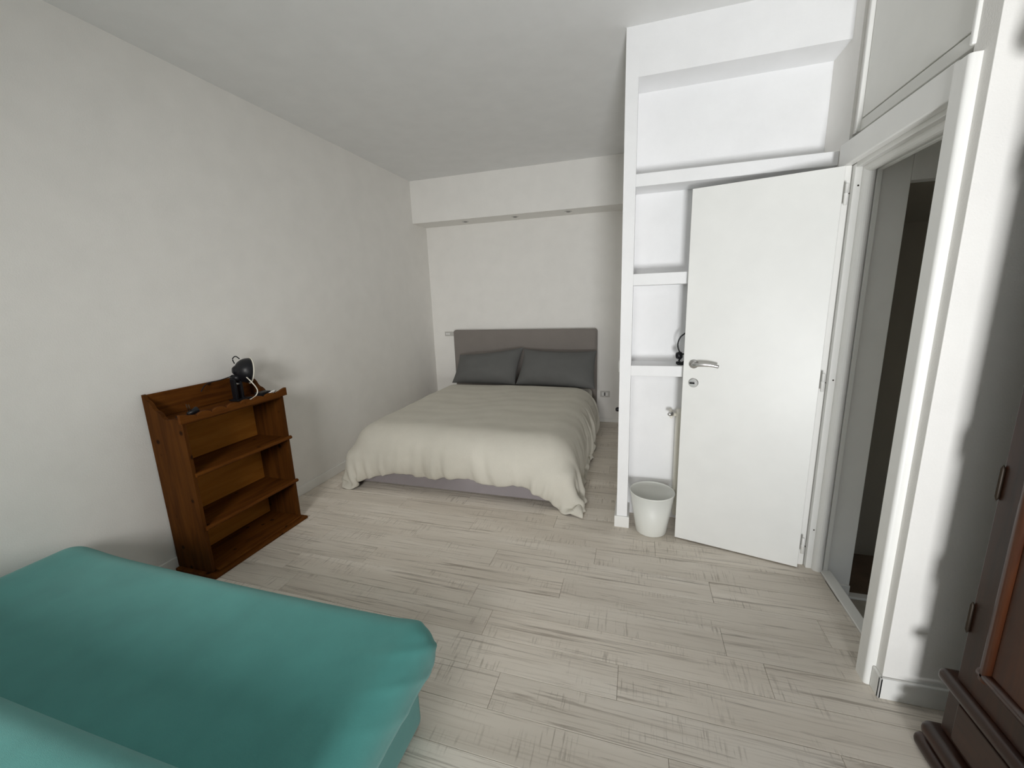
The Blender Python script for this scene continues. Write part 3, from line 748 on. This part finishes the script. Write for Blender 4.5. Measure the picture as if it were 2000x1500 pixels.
def wdoor(y0, y1, hinge_y, hinge):
    d = obj('door', box((WX, y0, 0.337), (WX + 0.0215, y1, 2.07), 0.003), M['mah_z'], wd)
    s = 0.075
    a, c = y0 + s, y1 - s; zb, zt = 0.337 + 0.085, 2.07 - 0.09
    obj('panel', box((WX - 0.003, a + 0.034, zb + 0.034), (WX + 0.0005, c - 0.034, zt - 0.034), 0.002), M['mah_panel'], d)
    r = 0.017
    for (p, q) in (((WX - 0.002, a + r, zb), (WX - 0.002, a + r, zt)), ((WX - 0.002, c - r, zb), (WX - 0.002, c - r, zt)), ((WX - 0.002, a, zb + r), (WX - 0.002, c, zb + r)), ((WX - 0.002, a, zt - r), (WX - 0.002, c, zt - r))):
        ref = (1, 0, 0)
        obj('bead', tube([p, q], r, 14, sx=1.0, sy=0.8, ref=ref), M['mah_panel'], d, smooth=True)
    for z in hinge:
        obj('hinge', lathe([(0, z - 0.055), (0.003, z - 0.05), (0.0055, z - 0.042), (0.0055, z + 0.042), (0.003, z + 0.05), (0, z + 0.055)], 12, Matrix.Translation((WX - 0.004, hinge_y, 0))), M['brass'], d, smooth=True)
mid = (WY0 + WY1) / 2
wdoor(mid + 0.002, WY1 - 0.026, WY1 - 0.028, (0.56, 1.0, 1.8))
wdoor(WY0 + 0.026, mid - 0.002, WY0 + 0.028, (0.56, 1.0, 1.8))

# ------------------------------------------------------------------ waste bin, radiator, cable
bn = thing('waste_bin', (2.784, 2.655, 0), 'tapered off-white plastic waste bin between the partition and the door', 'bin')
bp = [(0, 0.004), (0.086, 0.004), (0.094, 0.0), (0.098, 0.006), (0.139, 0.278)]
ip = [(0.136, 0.278), (0.093, 0.010), (0, 0.010)]
TM = Matrix.Translation((2.786, 2.655, 0))
obj('shell', lathe(bp + ip, 56, TM), M['bin'], bn, smooth=True)
obj('rim', lathe([(0.1355, 0.2785), (0.1405, 0.2785), (0.1425, 0.282), (0.1405, 0.287), (0.1365, 0.2865), (0.1355, 0.2785)], 56, TM), M['bin'], bn, smooth=True)

rd_ = thing('radiator', (3.2, 2.78, 0.07), 'cream column radiator in the niche behind the open door', 'radiator')
ns = 9; x0 = 2.948
for k in range(ns):
    x = x0 + k * 0.06
    b = rounded_box((x - 0.026, 2.735, 0.075), (x + 0.026, 2.84, 0.81), 0.02, (1, 2, 4), 4)
    obj('section', b, M['cream'], rd_, smooth=True)
obj('pipe', tube([(x0, 2.787, 0.775), (2.895, 2.787, 0.775)], 0.011, 10), M['cream'], rd_, smooth=True)
vl = obj('valve', lathe([(0, 0), (0.012, 0), (0.014, 0.01), (0.012, 0.028), (0.007, 0.034), (0, 0.035)], 14, aim((2.90, 2.765, 0.785), (-1, -0.4, 0))), M['chrome'], rd_, smooth=True)
obj('bracket', box((2.885, 2.78, 0.75), (2.90, 2.856, 0.80), 0.003), M['cream'], rd_)

cbm = thing('headset_cable', (2.93, 2.71, 1.1195), 'black headset with a looped cable on the lowest niche shelf by the door', 'headset')
lp = smooth_path([(2.945, 2.71, 1.315), (2.918, 2.71, 1.29), (2.905, 2.71, 1.25), (2.912, 2.71, 1.21), (2.935, 2.715, 1.185), (2.965, 2.72, 1.20), (2.985, 2.72, 1.25), (2.97, 2.715, 1.30), (2.945, 2.71, 1.315)], 8)
obj('headband', tube(lp, 0.0042, 8), M['black'], cbm, smooth=True)
obj('ear_pad', lathe([(0, -0.016), (0.02, -0.015), (0.024, 0), (0.02, 0.015), (0, 0.016)], 18, aim((2.915, 2.705, 1.178), (0.9, -0.4, 0.1))), M['black'], cbm, smooth=True)
obj('ear_pad', lathe([(0, -0.016), (0.02, -0.015), (0.024, 0), (0.02, 0.015), (0, 0.016)], 18, aim((2.965, 2.73, 1.15), (0.9, -0.4, 0.1))), M['black'], cbm, smooth=True)
obj('cord', tube(smooth_path([(2.925, 2.71, 1.16), (2.915, 2.70, 1.145), (2.93, 2.695, 1.135), (2.95, 2.70, 1.145), (2.955, 2.715, 1.13), (2.93, 2.72, 1.1255), (2.905, 2.715, 1.135), (2.91, 2.70, 1.124), (2.96, 2.69, 1.1245)], 8), 0.005, 8), M['black'], cbm, smooth=True)
